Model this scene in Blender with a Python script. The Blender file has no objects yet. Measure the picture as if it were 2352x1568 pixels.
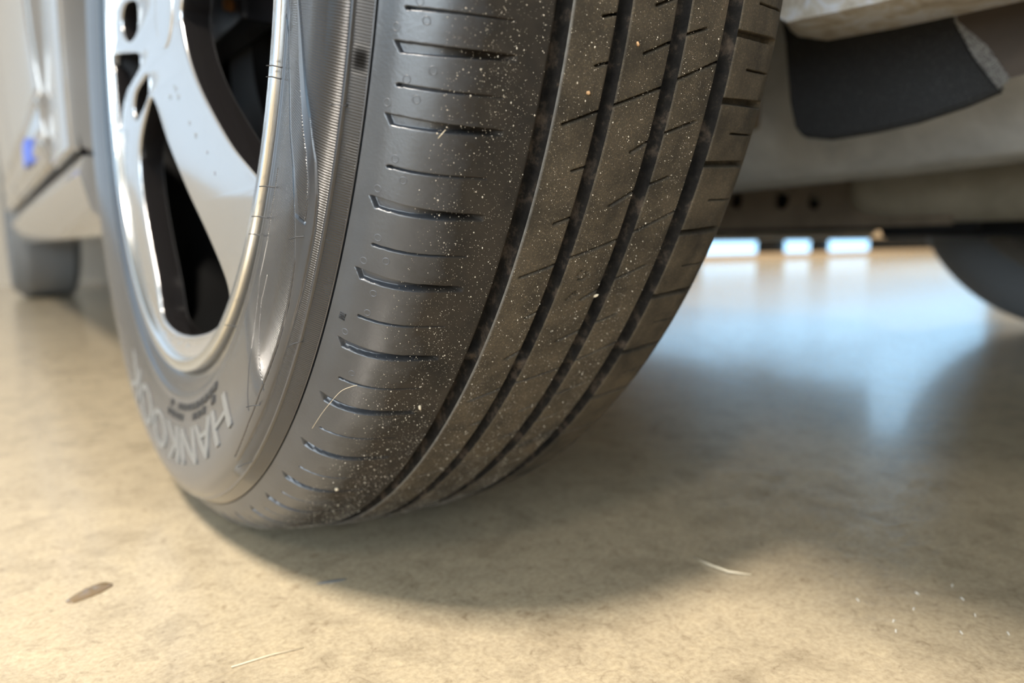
import bpy, bmesh, math, random
import numpy as np
from mathutils import Vector, Matrix

C = bpy.context.scene.collection
SC = bpy.context.scene
random.seed(7)
RNG = np.random.default_rng(7)
PI = math.pi

# ------------------------------------------------------------------ camera
# world frame: X runs along the axle into the car, Y along the car away from the lens, Z up;
# the wheel's axle crosses x = 0, y = 0
cd = bpy.data.cameras.new('camera')
cam = bpy.data.objects.new('camera', cd)
C.objects.link(cam)
RT = Vector((0.81112, -0.58479, -0.00985)).normalized()
FD = Vector((0.57848, 0.80462, -0.13398)).normalized()
UP = RT.cross(FD).normalized()
RT = FD.cross(UP)
m = Matrix((RT, UP, -FD)).transposed().to_4x4()
m.translation = (-0.10502, -0.50932, 0.17718)
cam.matrix_world = m
cd.sensor_fit = 'HORIZONTAL'
cd.sensor_width = 36.0
cd.lens = 25.7526
cd.clip_start = 0.01
cd.dof.use_dof = True
cd.dof.focus_distance = 0.268
cd.dof.aperture_fstop = 6.0
SC.camera = cam

# ------------------------------------------------------------------ world, lights, exposure
w = bpy.data.worlds.new('outside_sky')
SC.world = w
w.use_nodes = True
bg = w.node_tree.nodes['Background']
bg.inputs[0].default_value = (0.72, 0.86, 1.0, 1)
bg.inputs[1].default_value = 1.0

def area(name, loc, target, sx, sy, power, col):
    ld = bpy.data.lights.new(name, 'AREA')
    ld.shape = 'RECTANGLE'
    ld.size, ld.size_y = sx, sy
    ld.energy = power
    ld.color = col
    o = bpy.data.objects.new(name, ld)
    C.objects.link(o)
    o.location = loc
    o.rotation_euler = (Vector(target) - Vector(loc)).to_track_quat('-Z', 'Y').to_euler()
    return o

WARM = (1.0, 0.91, 0.79)
for x, y, p in ((-1.65, -0.95, 310), (-3.6, -3.2, 60), (5.0, 2.2, 170), (8.0, 2.2, 150)):
    area('ceiling_lamp_light', (x, y, 3.75), (x * 0.6, y * 0.6, 0) if x < 0 else (x, y, 0), 0.3, 0.7, p, WARM)

SC.view_settings.view_transform = 'Standard'
SC.view_settings.look = 'None'
SC.view_settings.exposure = 0.0
SC.view_settings.gamma = 1.0
SC.view_settings.use_curve_mapping = False

# ------------------------------------------------------------------ materials
def mat(name, col, rough=0.5, metal=0.0, spec=0.5, coat=0.0, coat_rough=0.1):
    M = bpy.data.materials.new(name)
    M.use_nodes = True
    b = M.node_tree.nodes['Principled BSDF']
    b.inputs['Base Color'].default_value = (*col, 1)
    b.inputs['Roughness'].default_value = rough
    b.inputs['Metallic'].default_value = metal
    b.inputs['Specular IOR Level'].default_value = spec
    b.inputs['Coat Weight'].default_value = coat
    b.inputs['Coat Roughness'].default_value = coat_rough
    return M

def nd(M, kind, **kw):
    n = M.node_tree.nodes.new(kind)
    for k, v in kw.items():
        setattr(n, k, v)
    return n

def lk(M, a, b):
    M.node_tree.links.new(a, b)

def noise(M, scale, detail=4, rough=0.6, vec=None, distort=0.0):
    n = nd(M, 'ShaderNodeTexNoise')
    n.inputs['Scale'].default_value = scale
    n.inputs['Detail'].default_value = detail
    n.inputs['Roughness'].default_value = rough
    n.inputs['Distortion'].default_value = distort
    if vec is None:
        tc = nd(M, 'ShaderNodeTexCoord')
        vec = tc.outputs['Object']
    lk(M, vec, n.inputs['Vector'])
    return n.outputs['Fac']

def ramp(M, fac, stops):
    r = nd(M, 'ShaderNodeValToRGB')
    e = r.color_ramp.elements
    while len(e) < len(stops):
        e.new(0.5)
    for el, (p, c) in zip(e, stops):
        el.position = p
        el.color = (*c, 1) if len(c) == 3 else c
    lk(M, fac, r.inputs[0])
    return r.outputs[0]

def mixc(M, fac, a, b, mode='MIX'):
    n = nd(M, 'ShaderNodeMix', data_type='RGBA', blend_type=mode)
    for sock, v in ((n.inputs[0], fac), (n.inputs[6], a), (n.inputs[7], b)):
        if isinstance(v, (int, float)):
            sock.default_value = v
        elif isinstance(v, tuple):
            sock.default_value = (*v, 1)
        else:
            lk(M, v, sock)
    return n.outputs[2]

def mathn(M, op, a, b=None, clamp=False):
    n = nd(M, 'ShaderNodeMath', operation=op, use_clamp=clamp)
    for i, v in enumerate((a, b)):
        if v is None:
            continue
        if isinstance(v, (int, float)):
            n.inputs[i].default_value = v
        else:
            lk(M, v, n.inputs[i])
    return n.outputs[0]

def bump(M, h, strength, dist, chain=None):
    n = nd(M, 'ShaderNodeBump')
    n.inputs['Strength'].default_value = strength
    n.inputs['Distance'].default_value = dist
    lk(M, h, n.inputs['Height'])
    if chain is not None:
        lk(M, chain, n.inputs['Normal'])
    return n.outputs[0]

def setin(M, name, out):
    lk(M, out, M.node_tree.nodes['Principled BSDF'].inputs[name])

def attr(M, name):
    return nd(M, 'ShaderNodeAttribute', attribute_name=name).outputs['Fac']

# concrete floor, sealed and glossy
CONC = mat('sealed_concrete', (0.5, 0.42, 0.31), 0.3, coat=0.35, coat_rough=0.12)
n1 = noise(CONC, 3.0, 5, 0.6)
n2 = noise(CONC, 28, 8, 0.7, distort=0.6)
n3 = noise(CONC, 420, 3, 0.6)
c1 = ramp(CONC, n1, [(0.3, (0.43, 0.355, 0.245)), (0.7, (0.545, 0.455, 0.315))])
c2 = ramp(CONC, n2, [(0.25, (0.66, 0.64, 0.62)), (0.5, (1.0, 1.0, 1.0)), (0.75, (1.1, 1.09, 1.06))])
c3 = ramp(CONC, n3, [(0.3, (0.84, 0.82, 0.80)), (0.6, (1.05, 1.05, 1.05))])
n4 = noise(CONC, 130, 5, 0.7, distort=1.2)
c3 = mixc(CONC, 1.0, c3, ramp(CONC, n4, [(0.28, (0.62, 0.58, 0.54)), (0.44, (0.95, 0.95, 0.95)), (0.62, (1.03, 1.03, 1.02)), (0.75, (1.14, 1.13, 1.10))]), 'MULTIPLY')
setin(CONC, 'Base Color', mixc(CONC, 1.0, mixc(CONC, 1.0, c1, c2, 'MULTIPLY'), c3, 'MULTIPLY'))
rr = nd(CONC, 'ShaderNodeMapRange')
rr.inputs['To Min'].default_value = 0.10
rr.inputs['To Max'].default_value = 0.25
lk(CONC, n2, rr.inputs['Value'])
setin(CONC, 'Roughness', rr.outputs[0])
setin(CONC, 'Normal', bump(CONC, n3, 0.2, 0.0005, bump(CONC, n4, 0.2, 0.0014, bump(CONC, n2, 0.15, 0.003))))

WALL = mat('painted_wall', (0.42, 0.38, 0.32), 0.7)
SHADE = mat('dark_grey_wall', (0.10, 0.10, 0.10), 0.7)
CEIL = mat('ceiling_paint', (0.35, 0.34, 0.32), 0.8)

def rubber(name, dusty):
    M = mat(name, (0.022, 0.022, 0.023), 0.42, spec=0.5)
    fine = noise(M, 900, 3, 0.6)
    med = noise(M, 60, 6, 0.65)
    big = noise(M, 14, 4, 0.6)
    if dusty == 'tread':
        dust = ramp(M, med, [(0.30, (0.022, 0.0185, 0.0135)), (0.62, (0.066, 0.053, 0.036))])
        spk = ramp(M, noise(M, 1500, 2, 0.5), [(0.52, (1, 1, 1)), (0.70, (1.9, 1.85, 1.75))])
        col = mixc(M, 1.0, dust, spk, 'MULTIPLY')
        rust = ramp(M, noise(M, 30, 3, 0.5), [(0.68, (0, 0, 0)), (0.80, (0.5, 0.5, 0.5))])
        col = mixc(M, rust, col, (0.13, 0.075, 0.035))
        # highlight painted on the lip along the first groove
        er = nd(M, 'ShaderNodeMapRange')
        er.inputs['From Min'].default_value = 0.1502
        er.inputs['From Max'].default_value = 0.1490
        lk(M, attr(M, 's_m'), er.inputs['Value'])
        lip_highlight = mathn(M, 'MULTIPLY', er.outputs[0], mathn(M, 'MULTIPLY', noise(M, 260, 3, 0.6), 1.3), True)
        col = mixc(M, lip_highlight, col, (0.20, 0.195, 0.185))
        setin(M, 'Base Color', col)
        M.node_tree.nodes['Principled BSDF'].inputs['Roughness'].default_value = 0.66
        M.node_tree.nodes['Principled BSDF'].inputs['Specular IOR Level'].default_value = 0.3
        setin(M, 'Normal', bump(M, fine, 0.5, 0.0004, bump(M, med, 0.2, 0.001)))
    elif dusty == 'shoulder':
        s = attr(M, 's_m')
        mr = nd(M, 'ShaderNodeMapRange')
        mr.inputs['From Min'].default_value = 0.103
        mr.inputs['From Max'].default_value = 0.121
        lk(M, mathn(M, 'ADD', s, mathn(M, 'MULTIPLY', mathn(M, 'SUBTRACT', med, 0.5), 0.03)), mr.inputs['Value'])
        d1 = ramp(M, med, [(0.3, (0.014, 0.0125, 0.011)), (0.65, (0.034, 0.028, 0.022))])
        clean_sheen = ramp(M, med, [(0.3, (0.036, 0.041, 0.050)), (0.7, (0.052, 0.058, 0.068))])  # clean rubber toned paler to hold the reflected sheen; dust beyond
        setin(M, 'Base Color', mixc(M, mr.outputs[0], clean_sheen, d1))
        rg = nd(M, 'ShaderNodeMapRange')
        rg.inputs['To Min'].default_value = 0.30
        rg.inputs['To Max'].default_value = 0.62
        lk(M, mr.outputs[0], rg.inputs['Value'])
        setin(M, 'Roughness', rg.outputs[0])
        M.node_tree.nodes['Principled BSDF'].inputs['Specular IOR Level'].default_value = 0.9
        setin(M, 'Specular IOR Level', mathn(M, 'SUBTRACT', 0.9, mathn(M, 'MULTIPLY', mr.outputs[0], 0.68)))
        setin(M, 'Normal', bump(M, fine, 0.3, 0.0003, bump(M, big, 0.15, 0.003)))
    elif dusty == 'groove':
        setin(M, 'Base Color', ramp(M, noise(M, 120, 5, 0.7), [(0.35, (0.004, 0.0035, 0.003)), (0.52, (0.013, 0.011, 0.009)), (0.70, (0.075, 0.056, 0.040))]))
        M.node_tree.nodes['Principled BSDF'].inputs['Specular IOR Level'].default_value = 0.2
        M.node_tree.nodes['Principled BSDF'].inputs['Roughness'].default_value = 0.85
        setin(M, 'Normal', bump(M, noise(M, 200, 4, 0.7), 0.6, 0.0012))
    elif dusty == 'sidewall':
        th = attr(M, 'theta_deg')
        se = attr(M, 'serration')
        sm = attr(M, 's_m')
        # fine moulded ridges, 0.9 mm pitch, fanning with the radius
        u = mathn(M, 'ADD', mathn(M, 'MULTIPLY', th, 2 * PI * 5.6), mathn(M, 'MULTIPLY', sm, 260.0))
        wv = mathn(M, 'MULTIPLY', mathn(M, 'SINE', u), se)
        st = attr(M, 'stain')
        base = ramp(M, med, [(0.3, (0.019, 0.021, 0.026)), (0.7, (0.028, 0.031, 0.037))])
        setin(M, 'Coat Weight', mathn(M, 'SUBTRACT', 0.4, mathn(M, 'MULTIPLY', st, 0.4), True))
        setin(M, 'Specular IOR Level', mathn(M, 'SUBTRACT', 0.8, mathn(M, 'MULTIPLY', st, 0.7), True))
        M.node_tree.nodes['Principled BSDF'].inputs['Coat Roughness'].default_value = 0.2
        setin(M, 'Base Color', mixc(M, st, base, (0.006, 0.0055, 0.005)))
        setin(M, 'Roughness', mathn(M, 'ADD', mathn(M, 'MULTIPLY', st, 0.5), 0.24))
        M.node_tree.nodes['Principled BSDF'].inputs['Specular IOR Level'].default_value = 0.8
        setin(M, 'Normal', bump(M, wv, 1.0, 0.0007, bump(M, big, 0.04, 0.003, bump(M, fine, 0.15, 0.0002))))
    return M

R_TREAD = rubber('dusty_tread_rubber', 'tread')
R_SHOULDER = rubber('shoulder_rubber', 'shoulder')
R_GROOVE = rubber('groove_rubber', 'groove')
R_SIDE = rubber('sidewall_rubber', 'sidewall')
R_PLAIN = mat('plain_black_rubber', (0.024, 0.024, 0.025), 0.45)
R_GREY = mat('lightened_rubber', (0.15, 0.155, 0.16), 0.5)  # rubber colour lightened to offset the shade on the far tires
R_VENT = mat('smooth_vent_rubber', (0.075, 0.080, 0.090), 0.35)
R_MARK = mat('raised_rubber_print', (0.19, 0.188, 0.18), 0.38)

SILVER = mat('silver_wheel_paint', (0.56, 0.56, 0.56), 0.26, metal=0.85, coat=0.6, coat_rough=0.06)
setin(SILVER, 'Normal', bump(SILVER, noise(SILVER, 40, 3, 0.5), 0.08, 0.002))
BRIGHT = mat('bright_machined_alloy', (0.85, 0.87, 0.88), 0.14, metal=1.0)
BARREL = mat('shaded_inner_barrel', (0.003, 0.003, 0.003), 0.5, spec=0.12)  # shade inside the barrel put into a near-black colour
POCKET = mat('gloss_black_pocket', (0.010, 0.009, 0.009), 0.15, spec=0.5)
PAINT = mat('silver_car_paint', (0.36, 0.345, 0.325), 0.24, metal=0.55, coat=0.8, coat_rough=0.05)
DARK = mat('black_plastic', (0.005, 0.005, 0.006), 0.5, spec=0.3)
STEEL = mat('dull_steel', (0.30, 0.27, 0.23), 0.5, metal=0.6)

ROUGHP = mat('speckled_black_felt', (0.010, 0.010, 0.010), 0.75)
sp = ramp(ROUGHP, noise(ROUGHP, 900, 2, 0.5), [(0.60, (0.010, 0.010, 0.010)), (0.74, (0.10, 0.10, 0.10))])
setin(ROUGHP, 'Base Color', sp)
setin(ROUGHP, 'Normal', bump(ROUGHP, noise(ROUGHP, 700, 3, 0.6), 0.7, 0.001))

ROUGHP2 = mat('dusty_speckled_plastic', (0.05, 0.04, 0.03), 0.7)
setin(ROUGHP2, 'Base Color', mixc(ROUGHP2, ramp(ROUGHP2, noise(ROUGHP2, 1300, 3, 0.6), [(0.45, (0, 0, 0)), (0.62, (1, 1, 1))]), (0.07, 0.068, 0.064), (0.75, 0.76, 0.76)))
setin(ROUGHP2, 'Normal', bump(ROUGHP2, noise(ROUGHP2, 700, 3, 0.6), 0.7, 0.001))

def grimy(name, a, b, rough=0.55, metal=0.2, scale=14):
    M = mat(name, a, rough, metal=metal)
    setin(M, 'Base Color', ramp(M, noise(M, scale, 6, 0.65, distort=0.4), [(0.3, a), (0.7, b)]))
    setin(M, 'Normal', bump(M, noise(M, scale * 8, 4, 0.6), 0.3, 0.002))
    return M

DKBROWN = grimy('dark_brown_plastic', (0.045, 0.035, 0.027), (0.085, 0.065, 0.05), 0.6, 0.0)
LINER = grimy('grey_underbody_coating', (0.38, 0.385, 0.38), (0.60, 0.605, 0.59), 0.7, 0.0)
PALE = mat('pale_oxidised_metal', (0.8, 0.8, 0.8), 0.4, metal=0.1)
pn = noise(PALE, 55, 6, 0.7, distort=0.8)
setin(PALE, 'Base Color', ramp(PALE, pn, [(0.32, (0.40, 0.33, 0.25)), (0.48, (0.72, 0.66, 0.56)), (0.60, (0.86, 0.87, 0.90))]))
setin(PALE, 'Normal', bump(PALE, pn, 0.6, 0.004, bump(PALE, noise(PALE, 400, 4, 0.6), 0.4, 0.001)))
OLIVE = grimy('dusty_olive_underbody', (0.28, 0.25, 0.19), (0.44, 0.395, 0.31), 0.6, 0.0)
BROWN = grimy('brown_chassis_steel', (0.13, 0.10, 0.07), (0.22, 0.17, 0.12), 0.6, 0.0)

# ------------------------------------------------------------------ object helpers
def link(name, me, parent=None, M=None, smooth=True):
    o = bpy.data.objects.new(name, me)
    C.objects.link(o)
    if parent is not None:
        o.parent = parent
    if M is not None and not me.materials:
        me.materials.append(M)
    if smooth:
        me.polygons.foreach_set('use_smooth', [True] * len(me.polygons))
    return o

def raw(name, verts, faces, parent=None, M=None, smooth=False):
    me = bpy.data.meshes.new(name)
    me.from_pydata([tuple(map(float, v)) for v in verts], [], faces)
    me.update()
    return link(name, me, parent, M, smooth)

def from_bm(name, bm, parent=None, M=None, smooth=False):
    bmesh.ops.recalc_face_normals(bm, faces=bm.faces)
    me = bpy.data.meshes.new(name)
    bm.to_mesh(me)
    bm.free()
    return link(name, me, parent, M, smooth)

def empty(name, loc=(0, 0, 0), parent=None, **props):
    o = bpy.data.objects.new(name, None)
    C.objects.link(o)
    o.location = loc
    o.parent = parent
    for k, v in props.items():
        o[k] = v
    return o

def tag(o, label=None, category=None, group=None, kind=None):
    for k, v in (('label', label), ('category', category), ('group', group), ('kind', kind)):
        if v:
            o[k] = v
    return o

def box(name, lo, hi, parent=None, M=None, bev=0.0, seg=2):
    bm = bmesh.new()
    bmesh.ops.create_cube(bm, size=1)
    lo, hi = Vector(lo), Vector(hi)
    for v in bm.verts:
        v.co = Vector([(lo[i] + hi[i]) / 2 + v.co[i] * (hi[i] - lo[i]) for i in range(3)])
    if bev:
        bmesh.ops.bevel(bm, geom=bm.edges[:], offset=bev, segments=seg, affect='EDGES', profile=0.6)
    return from_bm(name, bm, parent, M, smooth=False)

def loft(name, secs, parent=None, M=None, closed=True, cap=True, smooth=True, bev=0.0, auto=40):
    """skin a list of point rings of equal length"""
    n = len(secs[0])
    V = [p for s in secs for p in s]
    F = []
    for i in range(len(secs) - 1):
        for j in range(n if closed else n - 1):
            k = (j + 1) % n
            F.append((i * n + j, i * n + k, (i + 1) * n + k, (i + 1) * n + j))
    if cap and closed:
        F.append(tuple(range(n)))
        F.append(tuple((len(secs) - 1) * n + j for j in range(n)))
    bm = bmesh.new()
    vs = [bm.verts.new(v) for v in V]
    for f in F:
        try:
            bm.faces.new([vs[i] for i in f])
        except ValueError:
            pass
    bmesh.ops.recalc_face_normals(bm, faces=bm.faces)
    if bev:
        ed = [e for e in bm.edges if len(e.link_faces) == 2 and e.calc_face_angle(0) > 0.6]
        bmesh.ops.bevel(bm, geom=ed, offset=bev, segments=3, affect='EDGES', clamp_overlap=True)
    for e in bm.edges:
        if len(e.link_faces) == 2 and e.calc_face_angle(0) > math.radians(auto):
            e.smooth = False
    me = bpy.data.meshes.new(name)
    bm.to_mesh(me)
    bm.free()
    return link(name, me, parent, M, smooth)

def prism_x(name, yz, x0, x1, parent=None, M=None, bev=0.0, smooth=True):
    return loft(name, [[(x0, y, z) for y, z in yz], [(x1, y, z) for y, z in yz]], parent, M, bev=bev, smooth=smooth)

def catmull(P, n=8, closed=False):
    P = np.asarray(P, float)
    out = []
    N = len(P)
    rng = range(N) if closed else range(N - 1)
    for i in rng:
        if closed:
            p0, p1, p2, p3 = P[i - 1], P[i], P[(i + 1) % N], P[(i + 2) % N]
        else:
            p0 = P[i - 1] if i else 2 * P[0] - P[1]
            p1, p2 = P[i], P[i + 1]
            p3 = P[i + 2] if i + 2 < N else 2 * P[-1] - P[-2]
        for t in np.arange(n) / n:
            out.append(.5 * (2 * p1 + (p2 - p0) * t + (2 * p0 - 5 * p1 + 4 * p2 - p3) * t * t + (3 * p1 - p0 - 3 * p2 + p3) * t ** 3))
    if not closed:
        out.append(P[-1])
    return np.array(out)

def tube(name, pts, rad, parent=None, M=None, sides=6):
    """tapered round tube through pts; rad is a radius per point"""
    P = [Vector(p) for p in pts]
    V, F = [], []
    for i, p in enumerate(P):
        t = (P[min(i + 1, len(P) - 1)] - P[max(i - 1, 0)]).normalized()
        a = t.orthogonal().normalized()
        b = t.cross(a)
        if i:
            a = (pa - t * pa.dot(t)).normalized()
            b = t.cross(a)
        pa = a
        for k in range(sides):
            an = 2 * PI * k / sides
            V.append(p + (a * math.cos(an) + b * math.sin(an)) * rad[i])
    for i in range(len(P) - 1):
        for k in range(sides):
            q = (k + 1) % sides
            F.append((i * sides + k, i * sides + q, (i + 1) * sides + q, (i + 1) * sides + k))
    F.append(tuple(range(sides))[::-1])
    F.append(tuple((len(P) - 1) * sides + k for k in range(sides)))
    return raw(name, V, F, parent, M, smooth=True)

def revolve(name, prof, parent=None, M=None, n=96, closed=False, smooth=True):
    """revolve (a, r) about the wheel's X axis"""
    V, F = [], []
    K = len(prof)
    for i in range(n):
        an = 2 * PI * i / n
        for a, r in prof:
            V.append((a, -r * math.cos(an), r * math.sin(an)))
    for i in range(n):
        q = (i + 1) % n
        for j in range(K if closed else K - 1):
            k = (j + 1) % K
            F.append((i * K + j, i * K + k, q * K + k, q * K + j))
    bm = bmesh.new()
    vs = [bm.verts.new(v) for v in V]
    for f in F:
        bm.faces.new([vs[i] for i in f])
    bmesh.ops.recalc_face_normals(bm, faces=bm.faces)
    for e in bm.edges:
        if len(e.link_faces) == 2 and e.calc_face_angle(0) > math.radians(38):
            e.smooth = False
    me = bpy.data.meshes.new(name)
    bm.to_mesh(me)
    bm.free()
    return link(name, me, parent, M, smooth)

# ------------------------------------------------------------------ setting
FLOOR_LO, FLOOR_HI = (-5.0, -6.0), (11.0, 3.6)
fl = box('floor', (FLOOR_LO[0], FLOOR_LO[1], -0.1), (FLOOR_HI[0], FLOOR_HI[1], 0), None, CONC)
tag(fl, kind='structure', label='tan sealed concrete floor with a soft gloss')
ce = box('ceiling', (-5, -6, 4.0), (11, 3.6, 4.1), None, CEIL)
tag(ce, kind='structure')
for nm, lo, hi in (('wall_left', (-5.1, -6, 0), (-5.0, 3.6, 4.0)), ('wall_right', (11.0, -6, 0), (11.1, 3.6, 4.0)),
                   ('wall_near', (-5, -6.1, 0), (11, -6.0, 4.0))):
    tag(box(nm, lo, hi, None, SHADE if nm == 'wall_near' else WALL), kind='structure')
# far wall with the wide garage door opening
wf = empty('wall_far', (0, 3.6, 0), kind='structure')
box('wall_section', (-0.3, 0, 0), (2.4, 0.12, 4.0), wf, WALL)
box('wall_section', (-5, 0, 0), (-0.3, 0.12, 0.5), wf, WALL)
box('wall_section', (-5, 0, 3.3), (-0.3, 0.12, 4.0), wf, WALL)
box('wall_section', (-5, 0, 0.5), (-4.6, 0.12, 3.3), wf, WALL)
box('wall_section', (10.6, 0, 0), (11.1, 0.12, 4.0), wf, WALL)
box('wall_section', (2.4, 0, 3.2), (10.6, 0.12, 4.0), wf, WALL)

DAY = bpy.data.materials.new('daylit_window')
DAY.use_nodes = True
nt = DAY.node_tree
nt.nodes.remove(nt.nodes['Principled BSDF'])
em = nt.nodes.new('ShaderNodeEmission')
em.inputs[0].default_value = (0.42, 0.72, 1.0, 1)
em.inputs[1].default_value = 2.6
nt.links.new(em.outputs[0], nt.nodes['Material Output'].inputs[0])
DAY2 = DAY.copy()
DAY2.name = 'daylit_side_window'
DAY2.node_tree.nodes['Emission'].inputs[0].default_value = (0.70, 0.85, 1.0, 1)
DAY2.node_tree.nodes['Emission'].inputs[1].default_value = 1.15
FILL_GLOW = DAY.copy()
FILL_GLOW.name = 'added_fill_glow'  # glow for the two added panels out of view
FILL_GLOW.node_tree.nodes['Emission'].inputs[0].default_value = (0.78, 0.90, 1.0, 1)
FILL_GLOW.node_tree.nodes['Emission'].inputs[1].default_value = 10.0
DOORP = mat('tan_door_panel', (0.62, 0.46, 0.29), 0.45)
dr = empty('door_1', (2.4, 3.6, 0), kind='structure')
box('bottom_panel', (0, 0.02, 0.19), (8.2, 0.07, 0.50), dr, DOORP)
box('sill_board', (0, 0.02, 0.0), (8.2, 0.09, 0.055), dr, DOORP)
for k in range(1):
    x0 = 0.05
    for r, (z0, z1) in enumerate(((0.52, 0.92), (1.0, 1.6), (1.68, 2.3), (2.38, 3.1))):
        box('pane', (x0, 0.03, z0), (x0 + 8.10, 0.05, z1), dr, DAY)
for z in (0.92, 1.6, 2.3):
    box('rail', (0, 0.0, z), (8.2, 0.08, z + 0.08), dr, STEEL)
for k in (0, 3):
    box('stile', (-0.01 + k * 2.72, 0.0, 0.33), (0.05 + k * 2.72, 0.08, 3.2), dr, STEEL)
box('threshold', (0, 0.1, 0.0), (8.2, 0.3, 0.01), dr, STEEL)
# bright ground and dark stops seen through the gap under the door
for x0, x1 in ((2.55, 3.3), (3.75, 4.15), (4.5, 5.25)):
    box('lit_gap', (x0, 0.09, 0.05), (x1, 0.1, 0.17), dr, DAY)
box('bottom_seal', (0, 0.04, 0.165), (8.2, 0.09, 0.19), dr, DARK)
box('floor_stop', (0, 0.11, 0.0), (8.2, 0.13, 0.2), dr, DARK)
win = empty('window_1', (-5.0, 1.2, 1.0), kind='structure')
for k in range(4):
    box('pane', (0.02, -1.6 + k * 0.9, 0), (0.04, -0.78 + k * 0.9, 2.0), win, DAY)
    box('frame', (0.0, -1.68 + k * 0.9, -0.08), (0.06, -1.6 + k * 0.9, 2.08), win, STEEL)

win2 = empty('window_2', (-4.6, 3.6, 0.5), kind='structure')
for k in range(4):
    box('pane', (k * 1.07 + 0.05, 0.05, 0.05), (k * 1.07 + 1.04, 0.07, 2.75), win2, DAY2)
    box('frame', (k * 1.07 - 0.03, 0.02, 0.0), (k * 1.07 + 0.05, 0.1, 2.8), win2, STEEL)
fill_near = empty('added_fill_panel', (-5.0, -6.0, 0.2), kind='structure')  # unseen glowing panel added to brighten tread and underbody
for k in range(2):
    box('pane', (k * 1.2 + 0.15, 0.02, 0.05), (k * 1.2 + 1.25, 0.04, 2.8), fill_near, FILL_GLOW)  # glowing face of the added fill panel
    box('frame', (k * 1.2 + 0.05, 0.0, 0.0), (k * 1.2 + 0.15, 0.06, 2.85), fill_near, STEEL)  # edging of the added fill panel
fill_left = empty('added_sheen_panel', (-5.0, -5.9, 0.2), kind='structure')  # unseen glowing panel added for sheen on the tire shoulder
for k in range(4):
    box('pane', (0.02, k * 1.1 + 0.1, 0.05), (0.04, k * 1.1 + 1.1, 2.8), fill_left, FILL_GLOW)  # glowing face of the added sheen panel
    box('frame', (0.0, k * 1.1, 0.0), (0.06, k * 1.1 + 0.1, 2.85), fill_left, STEEL)  # edging of the added sheen panel
# ------------------------------------------------------------------ the car
car = empty('car', (0, 0, 0), label='silver car standing on the concrete floor, seen low beside its wheel', category='car')

# ---- tire profile: (a inward, r)
PR = np.array([(0.004, .2255), (-.001, .232), (-.006, .25), (-.0098, .275), (-.0103, .288), (-.007, .298), (.0016, .3055),
               (.012, .3125), (.025, .3195), (.04, .3250), (.058, .3283), (.0824, .33), (.1105, .3300), (.1376, .329),
               (.155, .3268), (.1663, .3246), (.178, .316), (.186, .30), (.19, .285), (.189, .265), (.182, .24), (.176, .2255)])
PF = catmull(PR, 12)
SS = np.r_[0, np.cumsum(np.hypot(*np.diff(PF, axis=0).T))]
STOT = SS[-1]
# the outer shoulder is rounder than the control polygon
_new = catmull(np.array([(-.004, .2995), (.0016, .3055), (.0066, .3128), (.0135, .3192), (.0225, .3234), (.035, .3256), (.046, .3269), (.058, .3283), (.07, .3293)]), 10)
_i0, _i1 = 6 * 12, 10 * 12
PF[_i0:_i1 + 1, 1] = np.interp(PF[_i0:_i1 + 1, 0], _new[:, 0], _new[:, 1])
TG = np.gradient(PF, SS, axis=0)
NA, NR = -TG[:, 1], TG[:, 0]          # outward normal
ln = np.hypot(NA, NR)
NA, NR = NA / ln, NR / ln
CZ = 0.32399
CAMB = 0.02652

def surf_pt(th, s, off=0.0):
    a = np.interp(s, SS, PF[:, 0]) + off * np.interp(s, SS, NA)
    r = np.interp(s, SS, PF[:, 1]) + off * np.interp(s, SS, NR)
    t = np.radians(th)
    return a, -r * np.cos(t), r * np.sin(t)

def strip(name, thetas, ss, depth, parent, M, attrs=None):
    """tire band: full ring, depth(TH, S) in metres below the profile"""
    T, S = np.meshgrid(thetas, ss, indexing='ij')
    D = depth(T, S) if depth is not None else np.zeros_like(T)
    A, Y, Z = surf_pt(T, S, 0)
    na, nr = np.interp(S, SS, NA), np.interp(S, SS, NR)
    t = np.radians(T)
    A = A - D * na
    Y = Y + D * nr * np.cos(t)
    Z = Z - D * nr * np.sin(t)
    zmin = (-CZ + CAMB * A + 0.0008)
    Z = np.maximum(Z, zmin)
    nt_, ns = T.shape
    co = np.stack([A, Y, Z], -1).reshape(-1, 3).astype(np.float32)
    i = np.arange(nt_)[:, None]
    j = np.arange(ns - 1)[None, :]
    i2 = (i + 1) % nt_
    F = np.stack([i * ns + j, i2 * ns + j, i2 * ns + j + 1, i * ns + j + 1], -1).reshape(-1, 4).astype(np.int32)
    me = bpy.data.meshes.new(name)
    me.vertices.add(len(co))
    me.vertices.foreach_set('co', co.ravel())
    me.loops.add(F.size)
    me.loops.foreach_set('vertex_index', F.ravel())
    me.polygons.add(len(F))
    me.polygons.foreach_set('loop_start', np.arange(0, F.size, 4, dtype=np.int32))
    me.polygons.foreach_set('loop_total', np.full(len(F), 4, np.int32))
    me.polygons.foreach_set('use_smooth', np.ones(len(F), bool))
    me.update(calc_edges=True)
    for nm, fn in (attrs or {}).items():
        at = me.attributes.new(nm, 'FLOAT', 'POINT')
        at.data.foreach_set('value', fn(T, S).astype(np.float32).ravel())
    me.materials.append(M)
    o = bpy.data.objects.new(name, me)
    C.objects.link(o)
    o.parent = parent
    return o

def ring_thetas(step, lo=-101.0, hi=4.0, coarse=1.5):
    fine = np.arange(lo, hi, step)
    rest = np.arange(hi, lo + 360 - coarse * 0.5, coarse)
    return np.r_[fine, rest]

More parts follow.
